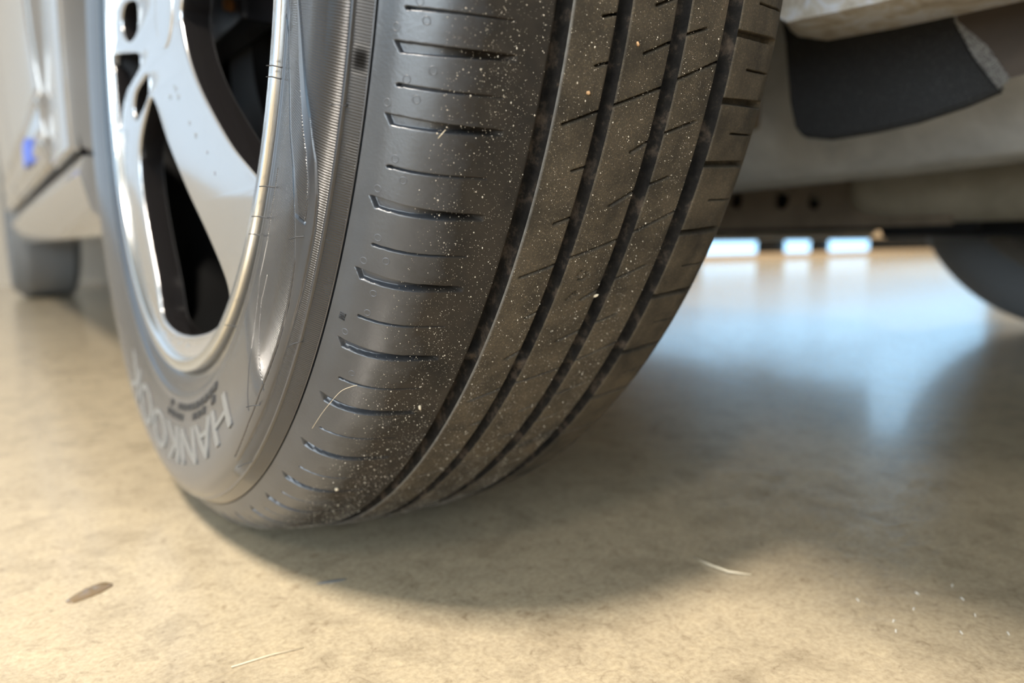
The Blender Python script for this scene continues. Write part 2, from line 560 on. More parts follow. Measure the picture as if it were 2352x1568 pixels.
def seg_depth(T, S, segs, e=0.00030):
    """carve strokes: (th0, s0, th1, s1, width0, width1, depth0, depth1[, depth_mid])"""
    D = np.zeros_like(T)
    thv = T[:, 0]
    for g in segs:
        t0, s0, t1, s1, w0, w1, d0, d1 = g[:8]
        sel = np.where((thv > min(t0, t1) - 2.0) & (thv < max(t0, t1) + 2.0))[0]
        if len(sel) == 0:
            continue
        sl = slice(sel[0], sel[-1] + 1)
        R = 0.326 if s0 > 0.085 else 0.29
        k = PI / 180 * R
        X, Yv = T[sl] * k, S[sl]
        ax, ay, bx, by = t0 * k, s0, t1 * k, s1
        L2 = (bx - ax) ** 2 + (by - ay) ** 2
        q = ((X - ax) * (bx - ax) + (Yv - ay) * (by - ay)) / L2
        qc = np.clip(q, 0, 1)
        dist = np.hypot(X - ax - qc * (bx - ax), Yv - ay - qc * (by - ay))
        if len(g) > 9:                                  # square-ended stroke
            sp_ = ((X - ax) * (by - ay) - (Yv - ay) * (bx - ax)) / math.sqrt(L2)
            perp = np.abs(sp_)
            along = np.maximum(-q * math.sqrt(L2) - sp_ * g[9], (q - 1) * math.sqrt(L2))
            sd = np.maximum(perp - (w0 + (w1 - w0) * qc) / 2, along)
        else:
            sd = dist - (w0 + (w1 - w0) * qc) / 2
        if len(g) > 8 and g[8] is not None:
            dep = np.interp(qc, [0, 0.35, 0.7, 0.9, 1.0], [d0, d0 + 0.0003, g[8], g[8] * 0.8, d1])
        else:
            dep = d0 + (d1 - d0) * qc
        D[sl] = np.maximum(D[sl], dep * np.clip(0.5 - sd / e, 0, 1))
    return D

tire = empty('tire', (0, 0, CZ), car, label='black tire with dusty tread, fine ridged sidewall and four long grooves')
tire.rotation_euler = (0, math.asin(CAMB), 0)

# measured slot positions round the tread (degrees below the axle)
WIDE = [-2.6, -6.9, -11.2, -15.95, -20.05, -25.2, -30.15, -35.85, -41.45, -47.5, -53.6, -59.4, -65.0, -70.8, -76.6, -82.2, -87.8, -93.5]
THIN = [-0.4, -4.6, -9.3, -14.15, -18.2, -22.85, -27.9, -33.2, -38.9, -44.7, -50.9, -56.6, -62.3, -68.0, -73.8, -79.4, -85.0, -90.6]
sh = []
for i, t in enumerate(WIDE):
    g = 1.0 if t > -22 else 1.12
    sh.append((t - (0.25 if t > -18 else 0.13 if t > -22 else 0.03), 0.0925 - (-0.0004 if t > -22 else 0.0001), t + 0.28, 0.1312, 0.0034 * g, 0.0018 * g, 0.0024, 0.0005, 0.0060, 0.48))
for t in THIN:
    q = 0.0019 if t > -20 else 0.0012 if t > -30 else 0.0004
    sh.append((t, 0.0962 - q, t + 0.36, 0.1285, 0.0007, 0.00040, 0.0022, 0.0008))
    sh.append((t, 0.0962 - q, t + 0.01, 0.0970 - q, 0.0009, 0.0009, 0.0030, 0.0030))
for t in (-15.0, -30.0):
    pass
TWI_TH = -36.0
TH_T = ring_thetas(0.0434)

def cols(lo, hi, step, edge=True):
    n = max(2, int(round((hi - lo) / step)))
    c = np.linspace(lo, hi, n + 1)
    if edge:
        c = np.r_[lo, lo + 0.0003, lo + 0.0007, c[1:-1], hi - 0.0007, hi - 0.0003, hi]
        c = np.unique(np.round(c, 6))
    return c

def chamfer(S, lo, hi, left=True, right=True, w=0.0007, d=0.00045):
    D = np.zeros_like(S)
    if left:
        D = np.maximum(D, d * np.clip(1 - (S - lo) / w, 0, 1) ** 1.5)
    if right:
        D = np.maximum(D, d * np.clip(1 - (hi - S) / w, 0, 1) ** 1.5)
    return D

S_LINE = 0.0874
GR = [(0.1428, 0.1491), (0.1672, 0.1733), (0.1942, 0.2016), (0.2216, 0.2304)]
sA = {'s_m': lambda T, S: S, 'theta_deg': lambda T, S: T}
strip('shoulder_rib', TH_T, np.unique(np.round(np.r_[cols(S_LINE, GR[0][0], 0.0011), np.arange(0.0905, 0.0980, 0.00025), np.arange(0.1270, 0.1325, 0.0003)], 6)),
      lambda T, S: seg_depth(T, S, sh) + chamfer(S, S_LINE, GR[0][0], False, True), tire, R_SHOULDER, sA)

rib2 = [(-3.0, .1628, -2.7, .1672), (-6.4, .155, -5.4, .1672), (-9.4, .1628, -9.1, .1672), (-12.5, .1620, -12.16, .168), (-15.2, .1622, -14.84, .168), (-18.75, .1535, -17.6, .168),
        (-21.4, .1622, -21.0, .168), (-24.9, .1605, -24.3, .168), (-28.8, .1535, -27.65, .168), (-32.0, .1625, -31.4, .168), (-35.7, .1620, -34.85, .168),
        (-40.1, .1540, -38.65, .168), (-43.2, .1625, -42.6, .168), (-47.2, .1615, -46.5, .168), (-51.3, .1540, -49.9, .168), (-55.0, .1620, -54.5, .168),
        (-59, .1620, -58.4, .168), (-63, .154, -61.6, .168), (-67, .162, -66.4, .168), (-71, .162, -70.4, .168), (-75, .154, -73.6, .168), (-80, .162, -79, .168)]
rib3 = [(-3.0, .185, -2.2, .195), (-6.8, .1732, -5.3, .195), (-11.2, .1842, -10.3, .195), (-14.0, .1820, -12.9, .195), (-17.2, .1732, -15.6, .195), (-19.85, .1865, -18.9, .195), (-23.4, .1842, -22.2, .195),
        (-27.2, .1732, -25.7, .195), (-30.5, .1870, -29.6, .195), (-34.2, .1842, -33.2, .195), (-38.3, .1732, -37.0, .195), (-42.0, .185, -41.0, .195), (-45.9, .1842, -44.8, .195),
        (-49.8, .1732, -48.4, .195), (-54, .185, -53, .195), (-58, .185, -57, .195), (-62, .1732, -60.6, .195), (-66, .185, -65, .195), (-70, .185, -69, .195)]
rib4 = [(-5.0, .2015, -3.4, .222), (-8.6, .2015, -7.9, .2105), (-12.35, .2010, -11.65, .2115), (-15.05, .2010, -13.35, .222), (-18.4, .2010, -17.35, .216), (-21.8, .2010, -21.1, .211),
        (-25.2, .2010, -23.45, .222), (-28.9, .2010, -27.75, .216), (-32.7, .2010, -31.95, .2115), (-36.5, .2010, -34.8, .222), (-40.4, .2010, -39.3, .216), (-44, .2010, -43.2, .2115),
        (-48, .2010, -46.3, .222), (-52, .2010, -51, .216), (-56, .201, -55.2, .2115), (-60, .201, -58.4, .222), (-64, .201, -63, .216), (-68, .201, -67.2, .211)]
for k, (lo, hi, rb) in enumerate(((GR[0][1], GR[1][0], rib2), (GR[1][1], GR[2][0], rib3), (GR[2][1], GR[3][0], rib4))):
    segs = [(a, b, c, d, 0.00075, 0.00075, 0.0042, 0.0042) for a, b, c, d in rb]
    if k == 1:      # small moulded marks on the middle rib
        for q in range(6):
            a0, a1 = 2 * PI * q / 6, 2 * PI * (q + 1) / 6
            if q == 1:
                continue
            segs.append((-28.5 + 0.42 * math.sin(a0), .1826 + .0023 * math.cos(a0), -28.5 + 0.42 * math.sin(a1), .1826 + .0023 * math.cos(a1), .0005, .0005, .0015, .0015))
        segs += [(-30.5, .1795, -30.05, .1812, .0005, .0005, .0015, .0015), (-30.05, .1812, -29.75, .1826, .0005, .0005, .0015, .0015), (-29.75, .1826, -30.2, .1838, .0005, .0005, .0015, .0015)]
    strip('tread_rib', TH_T, cols(lo, hi, 0.0009),
          lambda T, S, lo=lo, hi=hi, segs=segs: np.maximum(seg_depth(T, S, segs), chamfer(S, lo, hi)), tire, R_TREAD, sA)

SLOTS = [-2.6, -6.9, -11.35, -15.7, -20.05, -25.2, -30.7, -36.3, -41.9, -47.4, -53.0, -58.8, -64.6, -70.4]
MIDS = [-4.7, -9.1, -13.4, -17.75, -22.65, -28.05, -33.4, -39.1, -44.6, -50.2, -56]
so = [(t, .2290, t + .3, .2640, .0022, .0030, .0045, .0050, None, 0.0) for t in SLOTS] + [(t, .2420, t + .1, .2600, .0006, .0006, .003, .003) for t in MIDS]
strip('shoulder_rib', TH_T, cols(GR[3][1], 0.2700, 0.0012),
      lambda T, S: np.maximum(seg_depth(T, S, so), chamfer(S, GR[3][1], 0.27, True, False)), tire, R_TREAD, sA)

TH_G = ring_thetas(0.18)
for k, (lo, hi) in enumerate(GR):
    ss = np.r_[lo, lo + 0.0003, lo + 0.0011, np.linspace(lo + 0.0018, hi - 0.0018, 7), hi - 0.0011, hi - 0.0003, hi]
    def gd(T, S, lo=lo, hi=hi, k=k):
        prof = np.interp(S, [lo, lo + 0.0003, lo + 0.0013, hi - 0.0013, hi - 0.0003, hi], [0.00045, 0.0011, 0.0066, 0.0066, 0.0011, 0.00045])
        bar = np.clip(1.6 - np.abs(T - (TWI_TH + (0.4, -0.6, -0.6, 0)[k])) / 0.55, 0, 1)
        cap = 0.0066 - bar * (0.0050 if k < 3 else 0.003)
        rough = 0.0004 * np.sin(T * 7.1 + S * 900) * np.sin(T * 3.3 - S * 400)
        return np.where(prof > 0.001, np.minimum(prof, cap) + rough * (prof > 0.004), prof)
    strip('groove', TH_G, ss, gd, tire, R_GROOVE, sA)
# inner sidewall, turned to the underbody
strip('inner_sidewall', ring_thetas(0.6), np.linspace(0.27, STOT, 40), None, tire, R_PLAIN, sA)

# ---- outer sidewall with its swoosh bands
CA = np.array([(4, .005), (-8, .010), (-14, .0175), (-16.15, .0216), (-20.66, .0354), (-23.55, .0445), (-25.51, .0552), (-27.27, .0616), (-29.16, .0663), (-31.57, .0699), (-35.14, .0712), (-39.17, .0708), (-45.39, .069), (-50.3, .069), (-57, .071), (-104, .0712)])
CB = np.array([(4, .0), (-8, .021), (-15.16, .040), (-18.65, .0487), (-21.77, .0598), (-23.75, .0663), (-25.6, .0699), (-27.03, .0712), (-28.45, .0716)])
CC = np.array([(4, .0), (-8, .024), (-14.29, .0423), (-19.75, .0607), (-21.45, .0663), (-23.96, .0725), (-26.15, .0751), (-28.25, .076), (-33.07, .076), (-37.14, .0751), (-41.45, .0745), (-46.12, .0742), (-51.84, .0735), (-58, .0735), (-104, .0735)])
C1 = np.array([(-27.68, .031), (-31.15, .031), (-34.66, .0331), (-38.61, .0331), (-42.2, .0423), (-46.5, .0523), (-49.25, .0663)])
C2 = np.array([(-36.5, .0445), (-39.6, .0445), (-42, .0538), (-43.8, .0644), (-44.7, .0708)])

def cinterp(P, T):
    return np.interp(-T, -P[:, 0], P[:, 1])

def side_depth(T, S):
    D = np.zeros_like(T)
    live = (T <= 4) & (T > -101)
    for P, t_end, dep, wd in ((CA, -57, 0.0010, 0.0005), (CB, -28.4, 0.0010, 0.0005), (CC, -57, 0.0003, 0.0004)):
        sd = np.abs(S - cinterp(P, T)) - wd / 2
        m_ = live & (T > t_end)
        D = np.where(m_, np.maximum(D, dep * np.clip(0.5 - sd / 0.00035, 0, 1)), D)
    for P in (C1, C2):
        sd = np.abs(S - cinterp(P, T)) - 0.0004
        m_ = (T < P[0, 0]) & (T > P[-1, 0])
        D = np.where(m_, np.maximum(D, 0.0005 * np.clip(0.5 - sd / 0.0005, 0, 1)), D)
    # the raised rib and the bevelled ledge of the rim guard
    D -= 0.00070 * np.exp(-((S - 0.0797) / 0.00055) ** 2)
    D -= 0.0010 * np.exp(-((S - 0.0190) / 0.0025) ** 2)
    D += 0.0009 * np.clip((S - S_LINE + 0.00075) / 0.0004, 0, 1)
    # swoosh band stands slightly proud
    A_, B_, C_ = cinterp(CA, T), cinterp(CB, T), cinterp(CC, T)
    lowb = np.where(T > -28.4, B_, A_)
    D -= np.where(live & (T > -57), 0.00035 * np.clip((S - lowb) / 0.0008, 0, 1) * np.clip((C_ - S) / 0.0005, 0, 1), 0)
    return D

def serr(T, S):
    A_, B_, C_ = cinterp(CA, T), cinterp(CB, T), cinterp(CC, T)
    fade = np.clip((T + 60) / 4, 0, 1)
    main = (S > C_ + 0.0007) & (S < 0.0790)
    outer = (S > 0.0806) & (S < S_LINE - 0.0012)
    mid = (T > -28.4) & (S > A_ + 0.0034) & (S < B_ - 0.0006)
    fan = (S < A_ - 0.0012) & (S > 0.0225)
    fan_fade = np.clip((T + 47) / 6, 0, 1)
    v = np.where(main | outer, fade, 0)
    v = np.where(mid, 0.8, v)
    v = np.where(fan, 0.75 * fan_fade, v)
    return np.where((T <= 4) & (T > -101), v, 0)

def stain(T, S):
    g1 = np.exp(-(((T + 17.3) / 0.75) ** 4 + ((S - 0.0835) / 0.0026) ** 4))
    g2 = 0.35 * np.exp(-(((T + 22.6) / 0.6) ** 2 + ((S - 0.0848) / 0.002) ** 2)) + 0.3 * np.exp(-(((T + 24.3) / 0.5) ** 2 + ((S - 0.0850) / 0.002) ** 2))
    return g1 + g2

ssd = np.unique(np.r_[np.arange(0, 0.02, 0.001), np.arange(0.02, S_LINE, 0.00024), S_LINE - 0.0008, S_LINE - 0.0005, S_LINE - 0.00025, S_LINE])
sw = strip('outer_sidewall', ring_thetas(0.115, -101, 4, 0.9), ssd, side_depth, tire, R_SIDE,
           {'s_m': lambda T, S: S, 'theta_deg': lambda T, S: T, 'serration': lambda T, S: serr(T, S) * (1 - 0.7 * np.clip(stain(T, S), 0, 1)), 'stain': stain})

# ---- rubber whiskers left by the mould vents
WH = [((-0.0044, -0.2829, -0.1034), (-0.0085, -0.2805, -0.1034)), ((-0.0087, -0.2572, -0.1443), (-0.0134, -0.2546, -0.1455)),
      ((-0.0045, -0.2387, -0.1836), (-0.0088, -0.2365, -0.1856)), ((-0.0092, -0.2013, -0.2141), (-0.0141, -0.1984, -0.2149)),
      ((-0.0046, -0.1721, -0.2464), (-0.0104, -0.1688, -0.2489)), ((-0.0064, -0.2187, -0.1248), (-0.0113, -0.2157, -0.1246)),
      ((-0.0051, -0.2051, -0.1361), (-0.0104, -0.2018, -0.1356)), ((-0.0022, -0.1438, -0.1862), (-0.007, -0.1408, -0.1854)),
      ((-0.004, -0.2223, -0.0799), (-0.0085, -0.2195, -0.0795)), ((-0.004, -0.2207, -0.0838), (-0.0082, -0.2180, -0.0833)),
      ((-0.004, -0.194, -0.1433), (-0.0085, -0.1905, -0.1424))]
for b, t in WH:
    b, t = Vector(b), Vector(t)
    mid = (b + t) / 2 + Vector((-0.0003, 0, 0.0003))
    b0 = b - (t - b) * 0.25
    tube('vent_whisker', [b0, b, mid, t], [0.00042, 0.0003, 0.00024, 0.00018], tire, R_PLAIN, 6)

# ---- round vent marks pressed in the shoulder
def ring_mesh(r, w_, h):
    V, F = [], []
    N = 20
    for i in range(N):
        an = 2 * PI * i / N
        for rr_, z in ((r - w_, -0.00005), (r - w_ * 0.5, h), (r, h), (r + w_ * 0.5, -0.00005)):
            V.append((rr_ * math.cos(an), rr_ * math.sin(an), z))
    for i in range(N):
        q = (i + 1) % N
        for j in range(3):
            F.append((i * 4 + j, q * 4 + j, q * 4 + j + 1, i * 4 + j + 1))
    me = bpy.data.meshes.new('vent_mark')
    me.from_pydata(V, [], F)
    me.update()
    me.materials.append(R_VENT)
    me.polygons.foreach_set('use_smooth', [True] * len(F))
    return me

def on_tire(o, th, s, off=0.0, spin=0.0):
    p = np.array(surf_pt(th, s, off)).astype(float)
    na, nr = float(np.interp(s, SS, NA)), float(np.interp(s, SS, NR))
    t = math.radians(th)
    z = Vector((na, -nr * math.cos(t), nr * math.sin(t))).normalized()
    x = Vector((0, math.sin(t), math.cos(t)))              # along the rolling direction
    y = z.cross(x).normalized()
    x = y.cross(z)
    M3 = Matrix((x, y, z)).transposed() @ Matrix.Rotation(spin, 3, 'Z')
    m4 = M3.to_4x4()
    m4.translation = Vector(p)
    o.matrix_local = m4
    return m4

vm = ring_mesh(0.00125, 0.0003, 0.00012)
for th, s in [(-13.73, 0.0988), (-14.65, 0.1011), (-15.2, 0.0935), (-17.82, 0.0977), (-18.78, 0.1011), (-17.08, 0.1047), (-19.3, 0.0935), (-22.3, 0.0978), (-23.41, 0.1011), (-24.35, 0.0945),
              (-27.35, 0.0972), (-29.2, 0.0946), (-28.68, 0.1011), (-32.7, 0.0985), (-31.16, 0.0988), (-34.9, 0.0935), (-38.0, 0.0995), (-10.5, 0.0945), (-9.0, 0.098)]:
    o = bpy.data.objects.new('vent_mark', vm)
    C.objects.link(o)
    o.parent = tire
    on_tire(o, th, s - (0.0014 if th > -30 else 0.0005), 0.0)

# ---- moulded lettering, bent round the sidewall
def text_polys(txt):
    cu = bpy.data.curves.new('t', 'FONT')
    cu.body = txt
    cu.extrude = 0.03
    cu.resolution_u = 3
    o = bpy.data.objects.new('t', cu)
    C.objects.link(o)
    bpy.context.view_layer.update()
    dg = bpy.context.evaluated_depsgraph_get()
    me = bpy.data.meshes.new_from_object(o.evaluated_get(dg))
    bpy.data.objects.remove(o)
    return me

def lettering(name, txt, th0, deg_wide, s0, s1, height, M, shear=0.0, outward=True):
    me = text_polys(txt)
    bm = bmesh.new()
    bm.from_mesh(me)
    bmesh.ops.triangulate(bm, faces=bm.faces[:])
    bmesh.ops.subdivide_edges(bm, edges=[e for e in bm.edges if e.calc_length() > 0.12], cuts=3)
    xs = [v.co.x for v in bm.verts]
    ys = [v.co.y for v in bm.verts]
    x0, x1, y0, y1 = min(xs), max(xs), min(ys), max(ys)
    for v in bm.verts:
        u = (v.co.x - x0) / (x1 - x0)
        h = (v.co.y - y0) / (y1 - y0)
        th = th0 - u * deg_wide + shear * h
        s = s0 + h * (s1 - s0)
        v.co = Vector([float(q) for q in surf_pt(th, s, height if v.co.z > 0 else -0.0006)])
    me2 = bpy.data.meshes.new(name)
    bm.to_mesh(me2)
    bm.free()
    return link(name, me2, tire, M, smooth=False)

lettering('lettering', 'HANKOOK', -57.2, 62, 0.0365, 0.0585, 0.0007, R_MARK, shear=2.4)
lettering('wear_mark', 'TWI', -33.55, 0.55, 0.0903, 0.0920, 0.0003, R_PLAIN)
# rows of small illegible raised marks near the rim
for i in range(11):
    for row in range(2):
        if RNG.random() < 0.2:
            continue
        th = -62 - i * 2.7 - row * 0.9
        s0_, wd = 0.0225 + row * 0.0062, 1.3 + 0.7 * RNG.random()
        V = []
        for off in (-0.0004, 0.0006):
            for (dt, dsx) in ((0, 0), (-wd, 0), (-wd, .0040), (0, .0040)):
                V.append([float(q) for q in surf_pt(th + dt, s0_ + dsx, off)])
        raw('size_mark', V, [(4, 5, 6, 7), (0, 1, 5, 4), (1, 2, 6, 5), (2, 3, 7, 6), (3, 0, 4, 7)], tire, R_PLAIN)

# ------------------------------------------------------------------ alloy wheel
rim = empty('alloy_wheel', (0, 0, CZ), car, label='silver alloy wheel with broad swept spokes')
rim.rotation_euler = (0, math.asin(CAMB), 0)
revolve('rim_lip', [(0.006, .2175), (0.000, .2178), (-0.0022, .2186), (-0.0030, .2198), (-0.0031, .2256), (-0.0018, .2263), (0.0008, .2264), (0.008, .2262), (0.014, .2225)], rim, BRIGHT, 160)
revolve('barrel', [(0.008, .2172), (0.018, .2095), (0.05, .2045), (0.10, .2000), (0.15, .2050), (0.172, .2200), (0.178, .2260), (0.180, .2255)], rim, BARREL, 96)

W1 = [(0.05, -0.0483), (0.0073, -0.0824), (-0.0364, -0.1125), (-0.0838, -0.1413), (-0.1141, -0.1618), (-0.1234, -0.1725), (-0.12, -0.1805), (-0.1, -0.1889), (-0.0706, -0.1962), (-0.026, -0.202), (0.0188, -0.2025), (0.0507, -0.1955), (0.0643, -0.1732), (0.0945, -0.1325), (0.1111, -0.0997), (0.1096, -0.0742), (0.081, -0.0545)]
W2 = [(-0.0434, -0.0083), (-0.0399, -0.0145), (-0.0418, -0.0222), (-0.0548, -0.0416), (-0.0813, -0.0649), (-0.1291, -0.0956), (-0.1635, -0.1121), (-0.1802, -0.1185), (-0.1871, -0.1168), (-0.1944, -0.0996), (-0.2032, -0.075), (-0.2089, -0.0512), (-0.2125, -0.0200), (-0.2095, 0.020), (-0.17, 0.0350), (-0.09, 0.026), (-0.0522, 0.0083)]
W3 = [(0.2136, 0.0132), (0.1443, 0.0015), (0.0969, -0.0092), (0.0921, -0.018), (0.1232, -0.0221), (0.153, -0.026), (0.1737, -0.036), (0.198, -0.0497), (0.2080, -0.0234), (0.2131, -0.0007)]
OV = [(0.1202, 0.0335), (0.1476, 0.0374), (0.1624, 0.032), (0.1614, 0.0219), (0.1455, 0.0112), (0.1227, 0.0059), (0.0978, 0.0068), (0.0885, 0.0141), (0.0944, 0.0251)]
SM = [(0.0661, -0.0294), (0.0919, -0.0301), (0.1169, -0.0336), (0.1275, -0.0431), (0.1186, -0.0527), (0.0974, -0.0501), (0.0735, -0.0452), (0.0618, -0.0383)]
W4 = [(-0.03, 0.052), (-0.11, 0.085), (-0.185, 0.095), (-0.155, 0.142), (-0.11, 0.178), (-0.065, 0.199), (-0.04, 0.15)]
W5 = [(0.03, 0.055), (0.06, 0.11), (0.085, 0.165), (0.12, 0.172), (0.165, 0.13), (0.19, 0.085), (0.11, 0.06)]

def plate(name, outer, holes, a0, depth, bev, parent, M):
    """flat casting with holes: filled curve with rounded edges, laid in the wheel plane"""
    cu = bpy.data.curves.new(name, 'CURVE')
    cu.dimensions = '2D'
    cu.fill_mode = 'BOTH'
    cu.extrude = depth / 2 - bev
    cu.bevel_depth = bev
    cu.bevel_resolution = 3
    cu.offset = -bev
    for P in [outer] + holes:
        sp_ = cu.splines.new('POLY')
        sp_.points.add(len(P) - 1)
        for q, (y, z) in zip(sp_.points, P):
            q.co = (y, z, 0, 1)
        sp_.use_cyclic_u = True
    o = bpy.data.objects.new(name, cu)
    C.objects.link(o)
    bpy.context.view_layer.update()
    me = bpy.data.meshes.new_from_object(o.evaluated_get(bpy.context.evaluated_depsgraph_get()))
    bpy.data.objects.remove(o)
    n = len(me.vertices)
    co = np.empty(n * 3, np.float32)
    me.vertices.foreach_get('co', co)
    co = co.reshape(-1, 3)
    new = np.stack([a0 + depth / 2 - co[:, 2], co[:, 0], co[:, 1]], -1)
    me.vertices.foreach_set('co', new.astype(np.float32).ravel())
    bm = bmesh.new()
    bm.from_mesh(me)
    bmesh.ops.remove_doubles(bm, verts=bm.verts[:], dist=1e-6)
    bmesh.ops.recalc_face_normals(bm, faces=bm.faces)
    for e in bm.edges:
        if len(e.link_faces) == 2 and e.calc_face_angle(0) > math.radians(50):
            e.smooth = False
    bm.to_mesh(me)
    bm.free()
    return link(name, me, parent, M, smooth=True)

circ = [(0.2185 * math.cos(2 * PI * k / 120), 0.2185 * math.sin(2 * PI * k / 120)) for k in range(120)]
cm = lambda P: [tuple(p) for p in catmull(P, 8, True)]
face = plate('spoke_face', circ, [cm(P) for P in (W1, W2, W3, OV, SM, W4, W5)], 0.0, 0.018, 0.0022, rim, SILVER)
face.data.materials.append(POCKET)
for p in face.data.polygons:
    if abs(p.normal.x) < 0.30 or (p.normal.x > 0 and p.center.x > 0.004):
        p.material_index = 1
RF = [(0.0503, -0.0311), (0.0154, -0.0495), (-0.0166, -0.0636), (-0.0457, -0.0744), (-0.0606, -0.0763), (-0.0369, -0.0671), (-0.0125, -0.0548), (0.0134, -0.0378), (0.0352, -0.0202), (0.0478, -0.0033), (0.053, 0.0122), (0.0707, 0.0077), (0.0686, -0.0105)]
plate('rear_spoke_rib', cm(RF), [], 0.020, 0.012, 0.0012, rim, SILVER)
arc_e = catmull(np.array([(0.018, 0.0655, 0.0060), (0.018, 0.0560, 0.0050), (0.019, 0.0478, -0.0033), (0.020, 0.0352, -0.0202), (0.020, 0.0134, -0.0378), (0.020, -0.0125, -0.0548), (0.0195, -0.0369, -0.0671), (0.019, -0.0606, -0.0763)]), 5)
tag(tube('rear_spoke_edge', [Vector(p) for p in arc_e], list(np.linspace(.0010, .0017, len(arc_e))), rim, BRIGHT, 8), label='bright inner edge behind the broad spoke')
revolve('hub_cap', [(-0.0012, 0.0), (-0.0014, 0.018), (-0.0008, 0.025), (0.002, 0.0262), (0.004, 0.0264)], rim, SILVER, 48)
# liner of the wheel housing round the tire
wl = []
for an in np.radians(np.linspace(-8, 154, 42)):
    wl.append([(x, r * math.cos(an), CZ + r * math.sin(an)) for x, r in ((-0.012, 0.386), (0.0, 0.395), (0.06, 0.40), (0.27, 0.40), (0.30, 0.38), (0.31, 0.30))])
loft('wheel_housing', wl, car, DARK, closed=False, cap=False)
# brake behind the spokes
BLACKG = mat('worn_black_bracket', (0.02, 0.02, 0.024), 0.35)
brake = empty('brake', (0, 0, CZ), car, label='black brake disc and bracket behind the spokes')
revolve('brake_disc', [(0.085, 0.0), (0.085, 0.07), (0.075, 0.075), (0.075, 0.135), (0.095, 0.135), (0.095, 0.0)], brake, DARK, 72)
revolve('dust_shield', [(0.118, 0.0), (0.118, 0.16), (0.125, 0.194), (0.128, 0.194), (0.128, 0.0)], brake, DARK, 64)
box('bracket', (0.05, 0.012, 0.003), (0.075, 0.19, 0.07), brake, BLACKG, 0.004)
ORANGE = mat('rusty_orange_bolt', (0.45, 0.20, 0.06), 0.5)
bm = bmesh.new()
bmesh.ops.create_cone(bm, segments=6, radius1=0.0045, radius2=0.004, depth=0.006, cap_ends=True)
bmesh.ops.rotate(bm, verts=bm.verts[:], cent=(0, 0, 0), matrix=Matrix.Rotation(-PI / 2, 3, 'Y'))
bmesh.ops.translate(bm, verts=bm.verts[:], vec=(0.047, 0.0315, 0.016))
tag(from_bm('bolt', bm, brake, ORANGE), label='orange bolt head')

# ------------------------------------------------------------------ body side, to the left of the wheel
def side_panel(name, y0, y1, prof, M, dx=0.0, bev=0.006):
    """prof: (x, z) outline in cross section, swept from y0 to y1"""
    return loft(name, [[(x + dx, y0, z) for x, z in prof], [(x + dx, y1, z) for x, z in prof]], car, M, bev=bev, auto=35)

rock = [(-0.012, 0.268), (-0.018, 0.250), (-0.010, 0.215), (0.012, 0.190), (0.10, 0.186), (0.12, 0.262)]
secs = []
for y, k in ((0.352, 1), (0.6, 1), (1.2, 1), (1.9, 1), (2.25, 0.95), (2.32, 0.75)):
    secs.append([(x, y, 0.23 + (z - 0.23) * k) for x, z in rock])
loft('rocker_panel', secs, car, PAINT, auto=30)
box('sill_seal', (0.0, 0.43, 0.262), (0.1, 2.3, 0.282), car, DARK)
qp = [(-0.020, 0.278), (-0.034, 0.30), (-0.038, 0.42), (-0.046, 0.62), (-0.020, 0.85), (0.05, 1.0), (0.09, 1.0), (0.06, 0.284)]
dp = [(-0.022, 0.280), (-0.029, 0.300), (-0.0355, 0.311), (-0.0285, 0.319), (-0.030, 0.350), (-0.0375, 0.361), (-0.0285, 0.372), (-0.034, 0.44), (-0.040, 0.60), (-0.016, 0.85), (0.05, 1.0), (0.09, 1.0), (0.06, 0.284)]
# quarter panel with the wheel arch
arch = []
for an in np.linspace(math.radians(4), math.radians(153), 30):
    arch.append((0.385 * math.cos(an), CZ + 0.385 * math.sin(an)))
outl = [(0.60, 0.275), (0.60, 0.98), (-0.60, 0.98), (-0.60, 0.52), (-0.42, 0.505)] + [(y, z) for y, z in arch[::-1]] + [(0.385, 0.275)]
prism_x('quarter_panel', outl, -0.022, 0.03, car, PAINT, bev=0.004)
loft('rear_door', [[(x, 0.612, z) for x, z in dp], [(x, 1.45, z) for x, z in dp]], car, PAINT, bev=0.006)
loft('front_door', [[(x, 1.462, z) for x, z in dp], [(x, 2.25, z) for x, z in dp]], car, PAINT, bev=0.006)
BLUE = mat('blue_reflection', (0.10, 0.16, 0.55), 0.4)  # painted patch in place of a reflection in the door
tag(box('reflection_patch', (-0.0375, 0.80, 0.300), (-0.030, 0.90, 0.335), car, BLUE), label='small blue patch painted as a reflection on the silver door')
prism_x('front_fender', [(2.262, 0.28), (2.262, 0.98), (3.4, 0.85), (3.45, 0.35), (3.03, 0.33), (2.9, 0.6), (2.66, 0.70), (2.42, 0.6), (2.30, 0.28)], -0.022, 0.03, car, PAINT, bev=0.004)
# rear bumper, over the lens
prism_x('rear_bumper', [(-0.405, 0.475), (-0.50, 0.465), (-0.70, 0.46), (-0.95, 0.48), (-0.99, 0.60), (-0.60, 0.60), (-0.405, 0.60)], 0.0, 1.65, car, PAINT, bev=0.01)
prism_x('tail_panel', [(-0.60, 0.601), (-0.98, 0.601), (-0.95, 1.0), (-0.60, 1.0)], 0.0, 1.65, car, PAINT, bev=0.01)
box('cargo_floor', (0.03, -0.60, 0.62), (1.62, 3.3, 0.66), car, DARK)
box('roof', (0.10, -0.5, 1.30), (1.55, 1.9, 1.40), car, PAINT, 0.03)
box('far_body_side', (1.62, -0.9, 0.62), (1.68, 3.4, 1.0), car, PAINT)
loft('far_rocker_panel', [[(1.66, y, .62), (1.66, y, .26), (1.64, y, .19), (1.60, y, .178), (1.50, y, .182), (1.48, y, .30), (1.48, y, .62)] for y in (0.42, 1.2, 2.2)], car, OLIVE)
box('floor_pan', (0.12, 0.42, 0.215), (1.60, 2.2, 0.26), car, BROWN)

